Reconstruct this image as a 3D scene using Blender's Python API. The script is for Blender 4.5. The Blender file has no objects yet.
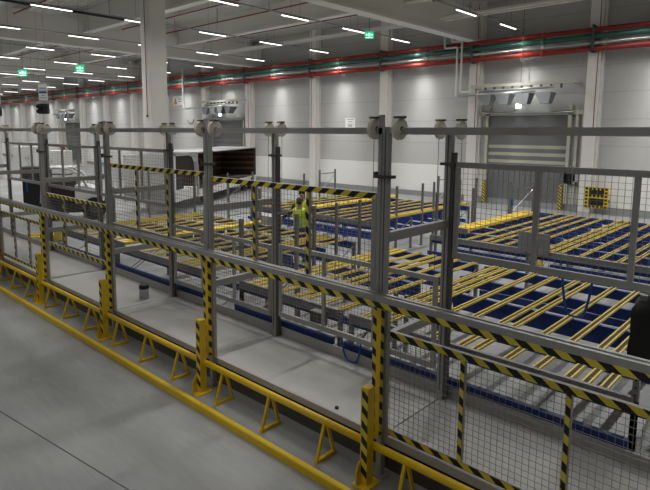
import bpy, bmesh, math, random
from math import sin, cos, pi, radians
from mathutils import Vector, Matrix

random.seed(7)
sc = bpy.context.scene
col = sc.collection
ORD = ['first', 'second', 'third', 'fourth', 'fifth', 'sixth', 'seventh', 'eighth', 'ninth', 'tenth',
       'eleventh', 'twelfth', 'thirteenth', 'fourteenth', 'fifteenth', 'sixteenth', 'seventeenth', 'eighteenth']

# ------------------------------------------------------------------ materials
MATS = {}


def mat(name, color, rough=0.6, metal=0.0, noise=0.0, nscale=6.0, emit=None, estr=0.0, bump=0.0, spec=0.5):
    m = bpy.data.materials.new(name)
    m.use_nodes = True
    nt = m.node_tree
    b = nt.nodes['Principled BSDF']
    b.inputs['Base Color'].default_value = (*color, 1)
    b.inputs['Roughness'].default_value = rough
    b.inputs['Metallic'].default_value = metal
    b.inputs['Specular IOR Level'].default_value = spec
    if noise > 0 or bump > 0:
        tc = nt.nodes.new('ShaderNodeTexCoord')
        nz = nt.nodes.new('ShaderNodeTexNoise')
        nz.inputs['Scale'].default_value = nscale
        nz.inputs['Detail'].default_value = 5
        nt.links.new(tc.outputs['Object'], nz.inputs['Vector'])
        if noise > 0:
            mx = nt.nodes.new('ShaderNodeMix')
            mx.data_type = 'RGBA'
            mx.inputs[6].default_value = (*[c * (1 - noise) for c in color], 1)
            mx.inputs[7].default_value = (*[min(1, c * (1 + noise)) for c in color], 1)
            nt.links.new(nz.outputs['Fac'], mx.inputs[0])
            nt.links.new(mx.outputs[2], b.inputs['Base Color'])
        if bump > 0:
            bp = nt.nodes.new('ShaderNodeBump')
            bp.inputs['Strength'].default_value = bump
            bp.inputs['Distance'].default_value = 0.01
            nt.links.new(nz.outputs['Fac'], bp.inputs['Height'])
            nt.links.new(bp.outputs['Normal'], b.inputs['Normal'])
    if emit:
        b.inputs['Emission Color'].default_value = (*emit, 1)
        b.inputs['Emission Strength'].default_value = estr
    MATS[name] = m
    return m


def hazard(name, sgn):
    m = bpy.data.materials.new(name)
    m.use_nodes = True
    nt = m.node_tree
    b = nt.nodes['Principled BSDF']
    b.inputs['Roughness'].default_value = 0.5
    tc = nt.nodes.new('ShaderNodeTexCoord')
    sp = nt.nodes.new('ShaderNodeSeparateXYZ')
    nt.links.new(tc.outputs['Object'], sp.inputs[0])
    a = nt.nodes.new('ShaderNodeMath'); a.operation = 'ADD'
    nt.links.new(sp.outputs[0], a.inputs[0]); nt.links.new(sp.outputs[1], a.inputs[1])
    c = nt.nodes.new('ShaderNodeMath'); c.operation = 'MULTIPLY_ADD'
    nt.links.new(sp.outputs[2], c.inputs[0]); c.inputs[1].default_value = sgn * 1.3
    nt.links.new(a.outputs[0], c.inputs[2])
    d = nt.nodes.new('ShaderNodeMath'); d.operation = 'MULTIPLY'
    nt.links.new(c.outputs[0], d.inputs[0]); d.inputs[1].default_value = 5.0
    f = nt.nodes.new('ShaderNodeMath'); f.operation = 'FRACT'
    nt.links.new(d.outputs[0], f.inputs[0])
    g = nt.nodes.new('ShaderNodeMath'); g.operation = 'GREATER_THAN'
    nt.links.new(f.outputs[0], g.inputs[0]); g.inputs[1].default_value = 0.5
    mx = nt.nodes.new('ShaderNodeMix'); mx.data_type = 'RGBA'
    mx.inputs[6].default_value = (0.80, 0.65, 0.06, 1)
    mx.inputs[7].default_value = (0.012, 0.012, 0.012, 1)
    nt.links.new(g.outputs[0], mx.inputs[0])
    nt.links.new(mx.outputs[2], b.inputs['Base Color'])
    MATS[name] = m
    return m


mat('grey_steel', (0.40, 0.395, 0.385), 0.45, 0.15, 0.08, 9)
mat('dark_steel', (0.10, 0.10, 0.10), 0.5, 0.3, 0.08, 9)
mat('galvanised', (0.42, 0.43, 0.43), 0.38, 0.7, 0.15, 14)
mat('rack_grey', (0.23, 0.23, 0.235), 0.42, 0.4, 0.10, 10)
mat('rack_blue', (0.014, 0.042, 0.215), 0.42, 0.0, 0.08, 8)
mat('track_yellow', (0.80, 0.61, 0.10), 0.38)
mat('track_bed', (0.13, 0.085, 0.03), 0.55)
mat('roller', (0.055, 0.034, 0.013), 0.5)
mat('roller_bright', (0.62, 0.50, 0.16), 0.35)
mat('guard_yellow', (0.83, 0.56, 0.018), 0.40, 0.0, 0.06, 5)
hazard('hazard_back', 1.0)
hazard('hazard_forward', -1.0)
mat('wire', (0.24, 0.24, 0.235), 0.45, 0.3)
mat('plate', (0.43, 0.422, 0.408), 0.5, 0.1, 0.30, 1.3)
mat('rubber', (0.012, 0.012, 0.012), 0.7)
mat('skirting', (0.085, 0.09, 0.095), 0.6)
mat('pulley', (0.78, 0.75, 0.64), 0.5)
mat('bolt', (0.7, 0.68, 0.6), 0.35, 0.6)
mat('white_paint', (0.78, 0.77, 0.75), 0.55, 0.0, 0.03, 3)
mat('concrete_column', (0.80, 0.78, 0.745), 0.7, 0.0, 0.05, 2.0)
mat('roof_paint', (0.55, 0.545, 0.50), 0.7)
mat('girder_paint', (0.74, 0.73, 0.68), 0.7, 0.0, 0.05, 0.6)
mat('red_pipe', (0.30, 0.022, 0.014), 0.40)
mat('green_pipe', (0.03, 0.12, 0.095), 0.35)
mat('silver_pipe', (0.5, 0.52, 0.5), 0.32, 0.7)
mat('thin_red', (0.26, 0.03, 0.03), 0.5)
mat('lamp_body', (0.35, 0.35, 0.35), 0.5)
mat('trunking', (0.05, 0.05, 0.05), 0.5)
mat('lamp_glow', (0.9, 0.9, 0.9), 0.5, emit=(1.0, 0.985, 0.95), estr=4.0)
mat('work_glow', (0.9, 0.9, 0.9), 0.5, emit=(0.8, 0.97, 1.0), estr=6.0)
mat('exit_green', (0.01, 0.22, 0.10), 0.4, emit=(0.01, 0.55, 0.25), estr=1.1)
mat('exit_white', (0.8, 0.9, 0.85), 0.4, emit=(0.6, 1.0, 0.85), estr=1.6)
mat('door_grey', (0.155, 0.155, 0.16), 0.5, 0.1)
mat('door_dark', (0.115, 0.115, 0.115), 0.5, 0.1)
mat('door_window', (0.42, 0.42, 0.34), 0.25)
mat('pale_rail', (0.50, 0.50, 0.42), 0.5)
mat('black_paint', (0.008, 0.008, 0.009), 0.55)
mat('black_plastic', (0.003, 0.003, 0.003), 0.6, bump=0.3, nscale=14)
mat('blue_hose', (0.015, 0.10, 0.36), 0.35)
mat('blue_label', (0.02, 0.07, 0.28), 0.5)
mat('print_grey', (0.16, 0.16, 0.18), 0.6)
mat('warn_orange', (0.62, 0.30, 0.02), 0.5)
mat('sign_white', (0.78, 0.78, 0.77), 0.5)
mat('ext_red', (0.35, 0.015, 0.012), 0.35)
mat('wood', (0.155, 0.075, 0.035), 0.7, 0.0, 0.25, 5)
mat('dark_liner', (0.03, 0.022, 0.018), 0.8)
mat('skin', (0.42, 0.22, 0.15), 0.6)
mat('hair_black', (0.012, 0.010, 0.009), 0.7)
mat('hair_brown', (0.05, 0.025, 0.014), 0.7)
mat('vest', (0.50, 0.66, 0.03), 0.7)
mat('reflective', (0.55, 0.56, 0.52), 0.35, 0.3)
mat('cloth_navy', (0.012, 0.016, 0.028), 0.85)
mat('cloth_grey', (0.07, 0.07, 0.075), 0.85)
mat('window_glass', (0.02, 0.025, 0.03), 0.1)
mat('tin_label', (0.55, 0.55, 0.60), 0.4, 0.0, 0.35, 30)
mat('hood_grey', (0.19, 0.20, 0.21), 0.4, 0.4)
mat('box_grey', (0.42, 0.42, 0.43), 0.7)
mat('eye', (0.02, 0.015, 0.01), 0.3)


def floor_mat():
    m = bpy.data.materials.new('concrete_floor')
    m.use_nodes = True
    nt = m.node_tree
    b = nt.nodes['Principled BSDF']
    tc = nt.nodes.new('ShaderNodeTexCoord')
    n1 = nt.nodes.new('ShaderNodeTexNoise'); n1.inputs['Scale'].default_value = 0.55; n1.inputs['Detail'].default_value = 8
    n2 = nt.nodes.new('ShaderNodeTexNoise'); n2.inputs['Scale'].default_value = 7.0; n2.inputs['Detail'].default_value = 6
    mp = nt.nodes.new('ShaderNodeMapping'); mp.inputs['Scale'].default_value = (0.4, 2.4, 1)
    mp.inputs['Rotation'].default_value = (0, 0, 0.5)
    nt.links.new(tc.outputs['Object'], n1.inputs['Vector'])
    nt.links.new(tc.outputs['Object'], mp.inputs['Vector'])
    nt.links.new(mp.outputs['Vector'], n2.inputs['Vector'])
    ad = nt.nodes.new('ShaderNodeMath'); ad.operation = 'MULTIPLY_ADD'
    nt.links.new(n2.outputs['Fac'], ad.inputs[0]); ad.inputs[1].default_value = 0.35
    nt.links.new(n1.outputs['Fac'], ad.inputs[2])
    cr = nt.nodes.new('ShaderNodeValToRGB')
    cr.color_ramp.elements[0].position = 0.35; cr.color_ramp.elements[0].color = (0.23, 0.24, 0.243, 1)
    cr.color_ramp.elements[1].position = 1.0; cr.color_ramp.elements[1].color = (0.43, 0.438, 0.44, 1)
    nt.links.new(ad.outputs[0], cr.inputs[0])
    nt.links.new(cr.outputs[0], b.inputs['Base Color'])
    b.inputs['Roughness'].default_value = 0.42
    MATS['concrete_floor'] = m


def wall_mat():
    """white plinth below, grey sandwich panels with fine horizontal joints above"""
    m = bpy.data.materials.new('wall_panel')
    m.use_nodes = True
    nt = m.node_tree
    b = nt.nodes['Principled BSDF']
    tc = nt.nodes.new('ShaderNodeTexCoord')
    sp = nt.nodes.new('ShaderNodeSeparateXYZ')
    nt.links.new(tc.outputs['Object'], sp.inputs[0])
    d = nt.nodes.new('ShaderNodeMath'); d.operation = 'MULTIPLY_ADD'
    nt.links.new(sp.outputs[2], d.inputs[0]); d.inputs[1].default_value = 1 / 1.15; d.inputs[2].default_value = -1.75 / 1.15 + 3
    f = nt.nodes.new('ShaderNodeMath'); f.operation = 'FRACT'
    nt.links.new(d.outputs[0], f.inputs[0])
    g = nt.nodes.new('ShaderNodeMath'); g.operation = 'LESS_THAN'
    nt.links.new(f.outputs[0], g.inputs[0]); g.inputs[1].default_value = 0.022
    mx = nt.nodes.new('ShaderNodeMix'); mx.data_type = 'RGBA'
    mx.inputs[6].default_value = (0.50, 0.50, 0.49, 1)
    mx.inputs[7].default_value = (0.36, 0.36, 0.355, 1)
    nt.links.new(g.outputs[0], mx.inputs[0])
    nt.links.new(mx.outputs[2], b.inputs['Base Color'])
    b.inputs['Roughness'].default_value = 0.38
    MATS['wall_panel'] = m


def roof_mat():
    m = MATS['roof_paint']
    nt = m.node_tree
    b = nt.nodes['Principled BSDF']
    tc = nt.nodes.new('ShaderNodeTexCoord')
    w = nt.nodes.new('ShaderNodeTexWave'); w.wave_type = 'BANDS'; w.bands_direction = 'Y'
    w.inputs['Scale'].default_value = 1.1
    nt.links.new(tc.outputs['Object'], w.inputs['Vector'])
    bp = nt.nodes.new('ShaderNodeBump'); bp.inputs['Strength'].default_value = 0.6; bp.inputs['Distance'].default_value = 0.08
    nt.links.new(w.outputs['Fac'], bp.inputs['Height'])
    nt.links.new(bp.outputs['Normal'], b.inputs['Normal'])




def perforated():
    m = mat('perforated_grey', (0.23, 0.23, 0.235), 0.42, 0.4)
    nt = m.node_tree
    b = nt.nodes['Principled BSDF']
    tc = nt.nodes.new('ShaderNodeTexCoord')
    so = nt.nodes.new('ShaderNodeSeparateXYZ'); sg = nt.nodes.new('ShaderNodeSeparateXYZ')
    nt.links.new(tc.outputs['Object'], so.inputs[0]); nt.links.new(tc.outputs['Generated'], sg.inputs[0])

    def mth(op, a, v):
        n = nt.nodes.new('ShaderNodeMath'); n.operation = op
        nt.links.new(a, n.inputs[0])
        if isinstance(v, (int, float)):
            n.inputs[1].default_value = v
        elif v is not None:
            nt.links.new(v, n.inputs[1])
        return n.outputs[0]
    z = mth('LESS_THAN', mth('FRACT', mth('MULTIPLY', so.outputs[2], 13.3), None), 0.30)
    hx = mth('LESS_THAN', mth('ABSOLUTE', mth('SUBTRACT', sg.outputs[0], 0.5), None), 0.14)
    hy = mth('LESS_THAN', mth('ABSOLUTE', mth('SUBTRACT', sg.outputs[1], 0.5), None), 0.14)
    hole = mth('MULTIPLY', z, mth('MAXIMUM', hx, hy))
    mx = nt.nodes.new('ShaderNodeMix'); mx.data_type = 'RGBA'
    mx.inputs[6].default_value = (0.23, 0.23, 0.235, 1); mx.inputs[7].default_value = (0.02, 0.02, 0.02, 1)
    nt.links.new(hole, mx.inputs[0]); nt.links.new(mx.outputs[2], b.inputs['Base Color'])


perforated()
floor_mat(); wall_mat(); roof_mat()


# ------------------------------------------------------------------ mesh builder
class MB:
    def __init__(self):
        self.v = []
        self.f = []

    def _add(self, vs, fs):
        n = len(self.v)
        self.v += [tuple(p) for p in vs]
        self.f += [tuple(i + n for i in q) for q in fs]
        return self

    def box(self, x0, x1, y0, y1, z0, z1):
        vs = [(x0, y0, z0), (x1, y0, z0), (x1, y1, z0), (x0, y1, z0), (x0, y0, z1), (x1, y0, z1), (x1, y1, z1), (x0, y1, z1)]
        return self._add(vs, [(0, 3, 2, 1), (4, 5, 6, 7), (0, 1, 5, 4), (1, 2, 6, 5), (2, 3, 7, 6), (3, 0, 4, 7)])

    def bar(self, p, q, w, h=None, up=(0, 0, 1)):
        h = w if h is None else h
        p, q = Vector(p), Vector(q)
        d = (q - p).normalized()
        u = Vector(up)
        if abs(d.dot(u)) > 0.95:
            u = Vector((0, 1, 0))
        s = d.cross(u).normalized() * (w / 2)
        t = s.cross(d).normalized() * (h / 2)
        vs = [p - s - t, p + s - t, p + s + t, p - s + t, q - s - t, q + s - t, q + s + t, q - s + t]
        return self._add(vs, [(0, 1, 2, 3), (7, 6, 5, 4), (0, 4, 5, 1), (1, 5, 6, 2), (2, 6, 7, 3), (3, 7, 4, 0)])

    def cyl(self, p, q, r, n=12, r2=None):
        r2 = r if r2 is None else r2
        p, q = Vector(p), Vector(q)
        d = (q - p).normalized()
        u = Vector((0, 0, 1)) if abs(d.z) < 0.9 else Vector((1, 0, 0))
        s = d.cross(u).normalized()
        t = s.cross(d).normalized()
        vs = []
        for c, rr in ((p, r), (q, r2)):
            for i in range(n):
                a = 2 * pi * i / n
                vs.append(c + s * (cos(a) * rr) + t * (sin(a) * rr))
        fs = [(i, (i + 1) % n, n + (i + 1) % n, n + i) for i in range(n)]
        fs += [tuple(range(n - 1, -1, -1)), tuple(range(n, 2 * n))]
        return self._add(vs, fs)

    def tube(self, pts, r, n=8):
        pts = [Vector(p) for p in pts]
        rings = []
        prev = None
        for i, p in enumerate(pts):
            d = (pts[min(i + 1, len(pts) - 1)] - pts[max(i - 1, 0)]).normalized()
            if prev is None:
                u = Vector((0, 0, 1)) if abs(d.z) < 0.9 else Vector((1, 0, 0))
                s = d.cross(u).normalized()
            else:
                s = (prev - d * prev.dot(d)).normalized()
            prev = s
            t = d.cross(s)
            rings.append([p + s * (cos(2 * pi * k / n) * r) + t * (sin(2 * pi * k / n) * r) for k in range(n)])
        vs = [v for rg in rings for v in rg]
        fs = []
        for i in range(len(rings) - 1):
            for k in range(n):
                a, b = i * n + k, i * n + (k + 1) % n
                fs.append((a, b, b + n, a + n))
        fs.append(tuple(range(n - 1, -1, -1)))
        fs.append(tuple(range((len(rings) - 1) * n, len(rings) * n)))
        return self._add(vs, fs)

    def prism(self, prof, axis, a, b):
        """closed 2D profile extruded along axis (0 x, 1 y, 2 z) from a to b"""
        def mk(p, k):
            u, v = p
            return (k, u, v) if axis == 0 else (u, k, v) if axis == 1 else (u, v, k)
        n = len(prof)
        vs = [mk(p, a) for p in prof] + [mk(p, b) for p in prof]
        fs = [(i, (i + 1) % n, n + (i + 1) % n, n + i) for i in range(n)]
        fs += [tuple(range(n - 1, -1, -1)), tuple(range(n, 2 * n))]
        return self._add(vs, fs)

    def ball(self, c, rx, ry=None, rz=None, n=14, m=9):
        ry = rx if ry is None else ry
        rz = rx if rz is None else rz
        vs = [(c[0], c[1], c[2] + rz)]
        for j in range(1, m):
            th = pi * j / m
            for i in range(n):
                a = 2 * pi * i / n
                vs.append((c[0] + rx * sin(th) * cos(a), c[1] + ry * sin(th) * sin(a), c[2] + rz * cos(th)))
        vs.append((c[0], c[1], c[2] - rz))
        fs = [(0, 1 + i, 1 + (i + 1) % n) for i in range(n)]
        for j in range(m - 2):
            for i in range(n):
                a = 1 + j * n + i; b = 1 + j * n + (i + 1) % n
                fs.append((a, a + n, b + n, b))
        L = len(vs) - 1
        o = 1 + (m - 2) * n
        fs += [(o + i, L, o + (i + 1) % n) for i in range(n)]
        return self._add(vs, fs)

    def build(self, name, material, parent=None, smooth=False, bevel=0.0, off=None):
        me = bpy.data.meshes.new(name)
        vs = self.v
        if off is not None:
            vs = [(a - off[0], b - off[1], c - off[2]) for a, b, c in vs]
        me.from_pydata(vs, [], self.f)
        bm = bmesh.new(); bm.from_mesh(me)
        bmesh.ops.recalc_face_normals(bm, faces=bm.faces)
        bm.to_mesh(me); bm.free()
        me.materials.append(MATS[material])
        if smooth:
            for p in me.polygons:
                p.use_smooth = len(p.vertices) <= 4
        o = bpy.data.objects.new(name, me)
        col.objects.link(o)
        if bevel > 0:
            b = o.modifiers.new('bevel', 'BEVEL'); b.width = bevel; b.segments = 2; b.limit_method = 'ANGLE'
        if parent is not None:
            o.parent = parent
        return o


class Thing:
    """an Empty at the thing's base; parts are given in world coordinates"""
    def __init__(self, name, label, cat, loc=(0, 0, 0), group=None, kind=None, rot=0):
        o = bpy.data.objects.new(name, None)
        o.empty_display_size = 0.1
        col.objects.link(o)
        o.location = loc
        o.rotation_euler = (0, 0, rot)
        tag(o, label, cat, group, kind)
        self.o = o
        self.loc = tuple(loc)

    def part(self, name, mb, material, parent=None, label=None, **k):
        p = mb.build(name, material, parent or self.o, off=self.loc, **k)
        if label:
            p['label'] = label
        return p

    def local(self, name, mb, material, parent=None, label=None, **k):
        p = mb.build(name, material, parent or self.o, **k)
        if label:
            p['label'] = label
        return p


def tag(o, label=None, cat=None, group=None, kind=None):
    if label:
        o['label'] = label
    if cat:
        o['category'] = cat
    if group:
        o['group'] = group
    if kind:
        o['kind'] = kind
    return o


def solo(name, mb, material, label, cat, group=None, loc=(0, 0, 0), **k):
    o = mb.build(name, material, None, off=loc, **k)
    o.location = loc
    return tag(o, label, cat, group)


def struct(name, mb, material, parent=None, **k):
    o = mb.build(name, material, parent, **k)
    if parent is None:
        o['kind'] = 'structure'
    return o


def copy_tree(o, parent=None):
    c = o.copy()
    col.objects.link(c)
    c.parent = parent
    for ch in list(o.children):
        copy_tree(ch, c)
    return c


# ------------------------------------------------------------------ the hall
WY = 25.9           # back wall
struct('floor', MB().box(-118, 26, -20, WY + 0.3, -0.2, 0), 'concrete_floor')
struct('ceiling', MB().box(-118, 26, -20, WY + 0.3, 9.75, 9.95), 'roof_paint')
struct('wall_back', MB().box(-118, 26, WY, WY + 0.3, 1.75, 9.75), 'wall_panel')
struct('baseboard_back', MB().box(-118, 26, WY - 0.03, WY + 0.3, 0, 1.75), 'white_paint')
struct('trim_1', MB().box(-118, 26, WY - 0.09, WY - 0.03, 0, 0.28), 'galvanised')
struct('wall_left', MB().box(-118.3, -118, -20, WY + 0.3, 0, 9.75), 'white_paint')
struct('wall_right', MB().box(26, 26.3, -20, WY + 0.3, 0, 9.75), 'wall_panel')
struct('wall_front', MB().box(-118, 26, -20.3, -20, 0, 9.75), 'white_paint')
# dark joint line across the foreground floor
struct('trim_2', MB().bar((-9.2, 1.68, 0.001), (-1.5, 2.76, 0.001), 0.010, 0.004), 'dark_steel')

WC = [19.6, 14.1, 8.6, 3.1, -2.4, -7.9, -13.4, -18.9, -24.4, -30.8, -36.1, -42.0, -47.3, -52.7, -58.1, -64.3, -69.8, -75.3, -80.8, -86.3, -91.8, -97.3]
for k, x in enumerate(WC):
    t = MB().box(x - 0.26, x + 0.26, WY - 0.42, WY, 0, 9.75)
    t.box(x + 0.26, x + 0.34, WY - 0.2, WY, 0, 9.75)
    o = struct('wall_column', t, 'concrete_column')
# free standing column
COLX, COLY, CS = -21.05, 12.42, 0.375
ct = struct('hall_column', MB().box(COLX - CS, COLX + CS, COLY - CS, COLY + CS, 0, 9.75), 'concrete_column', bevel=0.03)
for k, (x, y) in enumerate([(-43.9, 12.95), (-65.8, 12.95)]):
    struct('hall_column', MB().box(x - CS, x + CS, y - CS, y + CS, 0, 9.75), 'concrete_column', bevel=0.03)
# girders
for k, x in enumerate([3.05, -13.45, -29.9, -46.4, -62.9, -79.4]):
    m = MB().box(x - 0.17, x + 0.17, -20, WY, 7.98, 9.3)
    m.box(x - 0.27, x + 0.27, -20, WY, 7.84, 7.98)
    struct('ceiling_girder', m, 'girder_paint')
for y in (-3.5, 2.2, 7.9, 13.6, 19.3):
    m = MB().box(-118, 26, y - 0.13, y + 0.13, 8.75, 9.75)
    m.box(-118, 26, y - 0.2, y + 0.2, 8.6, 8.75)
    struct('ceiling_beam', m, 'girder_paint')
for y in (-0.6, 5.0, 10.7, 16.4, 22.6):
    struct('ceiling_purlin', MB().box(-118, 26, y - 0.08, y + 0.08, 9.35, 9.75), 'girder_paint')

# red sprinkler lines under the roof
for n, y in enumerate((4.2, 10.0, 15.6, 17.9, 21.3)):
    m = MB().cyl((-80, y, 9.05), (26, y, 9.05), 0.032, 8)
    t = Thing('sprinkler_pipe', 'thin dark red sprinkler pipe under the roof, %s from the back wall' % ORD[4 - n], 'pipe', (0, y, 9.05), 'sprinkler pipes under the roof')
    t.part('pipe', m, 'thin_red')
    for x in range(-40, 20, 4):
        t.part('hanger', MB().cyl((x, y, 9.06), (x, y, 9.75), 0.012, 6), 'thin_red')
# pale conduit pair across the roof near the back wall
for n, y in enumerate((21.7, 22.15)):
    for k, (a, b) in enumerate([(-29.6, -13.75), (-13.15, 2.7)]):
        solo('ceiling_conduit', MB().box(a, b, y - 0.05, y + 0.05, 8.33, 8.43), 'concrete_column',
             '%s pale conduit of the pair under the roof, %s the big grey girder' % (('nearer', 'farther')[n], ('left of', 'right of')[k]),
             'conduit', 'conduit pair under the roof')

# pipes along the back wall
for nm, mt, z, r, lab in (('fire_main_pipe', 'red_pipe', 7.76, 0.10, 'upper bright red fire pipe along the back wall'),
                          ('water_pipe', 'green_pipe', 7.49, 0.115, 'dark green pipe between the red pipes on the back wall'),
                          ('air_pipe', 'silver_pipe', 7.22, 0.08, 'silver grey pipe under the green one on the back wall'),
                          ('fire_main_pipe', 'red_pipe', 6.98, 0.115, 'lower red fire pipe along the back wall, lowest of four pipes')):
    t = Thing(nm, lab, 'pipe', (0, WY - 0.5, z), 'pipes along the back wall')
    y = WY - 0.62
    t.part('pipe', MB().cyl((-117, y, z), (25, y, z), r, 16), mt, smooth=True)
    for x in range(-64, 10, 6):
        t.part('coupling', MB().cyl((x - 0.09, y, z), (x + 0.09, y, z), r + 0.022, 16), mt, smooth=True)
for k, x in enumerate(WC[5:16]):
    solo('pipe_bracket', MB().box(x - 0.05, x + 0.05, WY - 0.78, WY - 0.42, 6.82, 6.87).box(x - 0.05, x + 0.05, WY - 0.78, WY - 0.73, 6.82, 7.95).box(x - 0.05, x + 0.05, WY - 0.78, WY - 0.42, 7.88, 7.93),
         'dark_steel', 'pipe bracket on the back wall column, %s column from the right' % ORD[k], 'bracket', 'pipe brackets on the wall columns')

# thin red detector lines running down the columns
for k, (x, y, z) in enumerate([(-7.75, WY - 0.44, 3.6), (-13.25, WY - 0.44, 3.6), (-24.5, WY - 0.44, 3.6), (-30.7, WY - 0.44, 3.6), (COLX + 0.02, COLY - CS - 0.02, 4.1)]):
    lab = ['column right of the roller door', 'column left of the roller door', 'column left of the printed notice', 'column beside the middle dock door', 'free standing column'][k]
    t = Thing('detector_line', 'thin red bulb-ended line down the ' + lab, 'pipe', (x, y, z), 'red detector lines on columns')
    t.part('line', MB().cyl((x, y, z), (x, y, 9.7), 0.014, 6), 'thin_red')
    t.part('bulb', MB().ball((x, y, z - 0.05), 0.055, n=10, m=7), 'thin_red', smooth=True)

# ------------------------------------------------------------------ lamps


def strip_light(name, energy):
    """strip luminaire: narrow beam across its length, wide along it"""
    l = bpy.data.lights.new(name, 'AREA')
    l.shape = 'RECTANGLE'; l.size = 0.05; l.size_y = 1.5
    l.energy = energy
    l.color = (1.0, 0.985, 0.955)
    l.use_nodes = True
    nt = l.node_tree
    em = nt.nodes['Emission']
    g = nt.nodes.new('ShaderNodeNewGeometry')
    sp = nt.nodes.new('ShaderNodeSeparateXYZ')
    nt.links.new(g.outputs['Incoming'], sp.inputs[0])

    def mth(op, p, q=None):
        n = nt.nodes.new('ShaderNodeMath'); n.operation = op
        for i, v in enumerate((p, q)):
            if v is None:
                continue
            if isinstance(v, (int, float)):
                n.inputs[i].default_value = v
            else:
                nt.links.new(v, n.inputs[i])
        return n.outputs[0]
    ax = mth('DIVIDE', mth('ABSOLUTE', sp.outputs[0]), mth('MAXIMUM', mth('ABSOLUTE', sp.outputs[2]), 0.02))
    lobe = mth('DIVIDE', 1.0, mth('ADD', 1.0, mth('POWER', mth('DIVIDE', ax, 0.28), 3.0)))
    cut = mth('MINIMUM', mth('MAXIMUM', mth('DIVIDE', mth('SUBTRACT', mth('ABSOLUTE', sp.outputs[2]), 0.04), 0.3), 0.03), 1.0)
    st = mth('MULTIPLY', mth('ADD', mth('MULTIPLY', lobe, 2.6), 0.6), cut)
    nt.links.new(st, em.inputs['Strength'])
    return l


LIGHT = strip_light('strip_light', 66.0)
LIGHT_NEAR = strip_light('strip_light_dimmed', 16.0)
LX = [-10.9 - 5.6 * k for k in range(-2, 14)]
LY = [23.6 - 3.7 * j for j in range(10)]
for a, x in enumerate(LX):
    for b, y in enumerate(LY):
        t = Thing('strip_lamp', 'white strip lamp, %s from the back wall in the %s row from the right' % (ORD[b], ORD[a]),
                  'lamp', (x, y, 8.0), 'strip lamps under the roof')
        t.part('housing', MB().box(x - 0.035, x + 0.035, y - 0.77, y + 0.77, 8.02, 8.07), 'lamp_body')
        t.part('diffuser', MB().prism([(x - 0.03, 8.02), (x - 0.024, 7.995), (x + 0.024, 7.995), (x + 0.03, 8.02)], 1, y - 0.75, y + 0.75), 'lamp_glow')
        t.part('suspension_wire', MB().cyl((x, y - 0.25, 8.07), (x, y - 0.25, 9.75), 0.006, 5).cyl((x, y + 0.25, 8.07), (x, y + 0.25, 9.75), 0.006, 5), 'dark_steel')
        l = LIGHT_NEAR if y < 6 else LIGHT
        lo = bpy.data.objects.new('strip_light', l)
        col.objects.link(lo)
        lo.location = (0, 0, -0.012)
        lo.parent = t.o
    solo('lamp_trunking', MB().box(x - 0.022, x + 0.022, -10.4, 25.3, 8.075, 8.12), 'lamp_body',
         'thin grey trunking carrying the %s lamp row from the right' % ORD[a], 'trunking', 'lamp trunking under the roof', loc=(x, 12, 8.1))
t = Thing('busbar', 'black busbar under the roof above the strip lamp at the top left', 'trunking', (-22.95, 9, 8.2))
t.part('rail', MB().box(-23.02, -22.9, 6.3, 12.4, 8.15, 8.27), 'black_paint')
t.part('hanger', MB().cyl((-22.96, 7, 8.27), (-22.96, 7, 9.75), 0.012, 6), 'black_paint')
t.part('hanger', MB().cyl((-22.96, 11.5, 8.27), (-22.96, 11.5, 9.75), 0.012, 6), 'black_paint')

# ------------------------------------------------------------------ exit signs
def exit_sign(c, w, lab):
    x, y, z = c
    t = Thing('exit_sign', lab, 'exit sign', c, 'green exit signs under the roof', rot=0.72)
    h = w * 0.72
    t.local('panel', MB().box(-w / 2, w / 2, -0.03, 0.03, -h / 2, h / 2), 'exit_green', bevel=0.015)
    m = MB()
    y0, y1 = -0.036, -0.03
    m.box(-0.10 * w, 0.10 * w, y0, y1, -0.22 * h, 0.26 * h)           # doorway
    for s in (-1, 1):
        m.prism([(s * 0.40 * w, 0.02 * h), (s * 0.28 * w, 0.2 * h), (s * 0.28 * w, 0.08 * h), (s * 0.17 * w, 0.08 * h), (s * 0.17 * w, -0.05 * h), (s * 0.28 * w, -0.05 * h), (s * 0.28 * w, -0.16 * h)], 1, y0, y1)
    m.box(-0.38 * w, 0.38 * w, y0, y1, -0.46 * h, -0.36 * h)
    t.local('pictogram', m, 'exit_white')
    t.local('running_figure', MB().box(-0.03 * w, 0.02 * w, -0.04, -0.036, -0.05 * h, 0.1 * h).bar((0, -0.038, -0.05 * h), (-0.06 * w, -0.038, -0.2 * h), 0.004, 0.03 * w).bar((0, -0.038, -0.05 * h), (0.05 * w, -0.038, -0.2 * h), 0.004, 0.03 * w).ball((0, -0.038, 0.16 * h), 0.03 * w, 0.003, 0.03 * w, 8, 6), 'exit_green')
    t.local('hanger', MB().cyl((0, 0, h / 2), (0, 0, 9.75 - z), 0.012, 6), 'dark_steel')


exit_sign((-15.25, 19.45, 7.62), 0.40, 'green lit exit sign hanging near the big grey girder')
exit_sign((-32.6, 14.4, 7.04), 0.52, 'green lit exit sign hanging left of the free standing column')
exit_sign((-39.7, 13.7, 7.2), 0.58, 'green lit exit sign farthest to the left')


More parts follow.
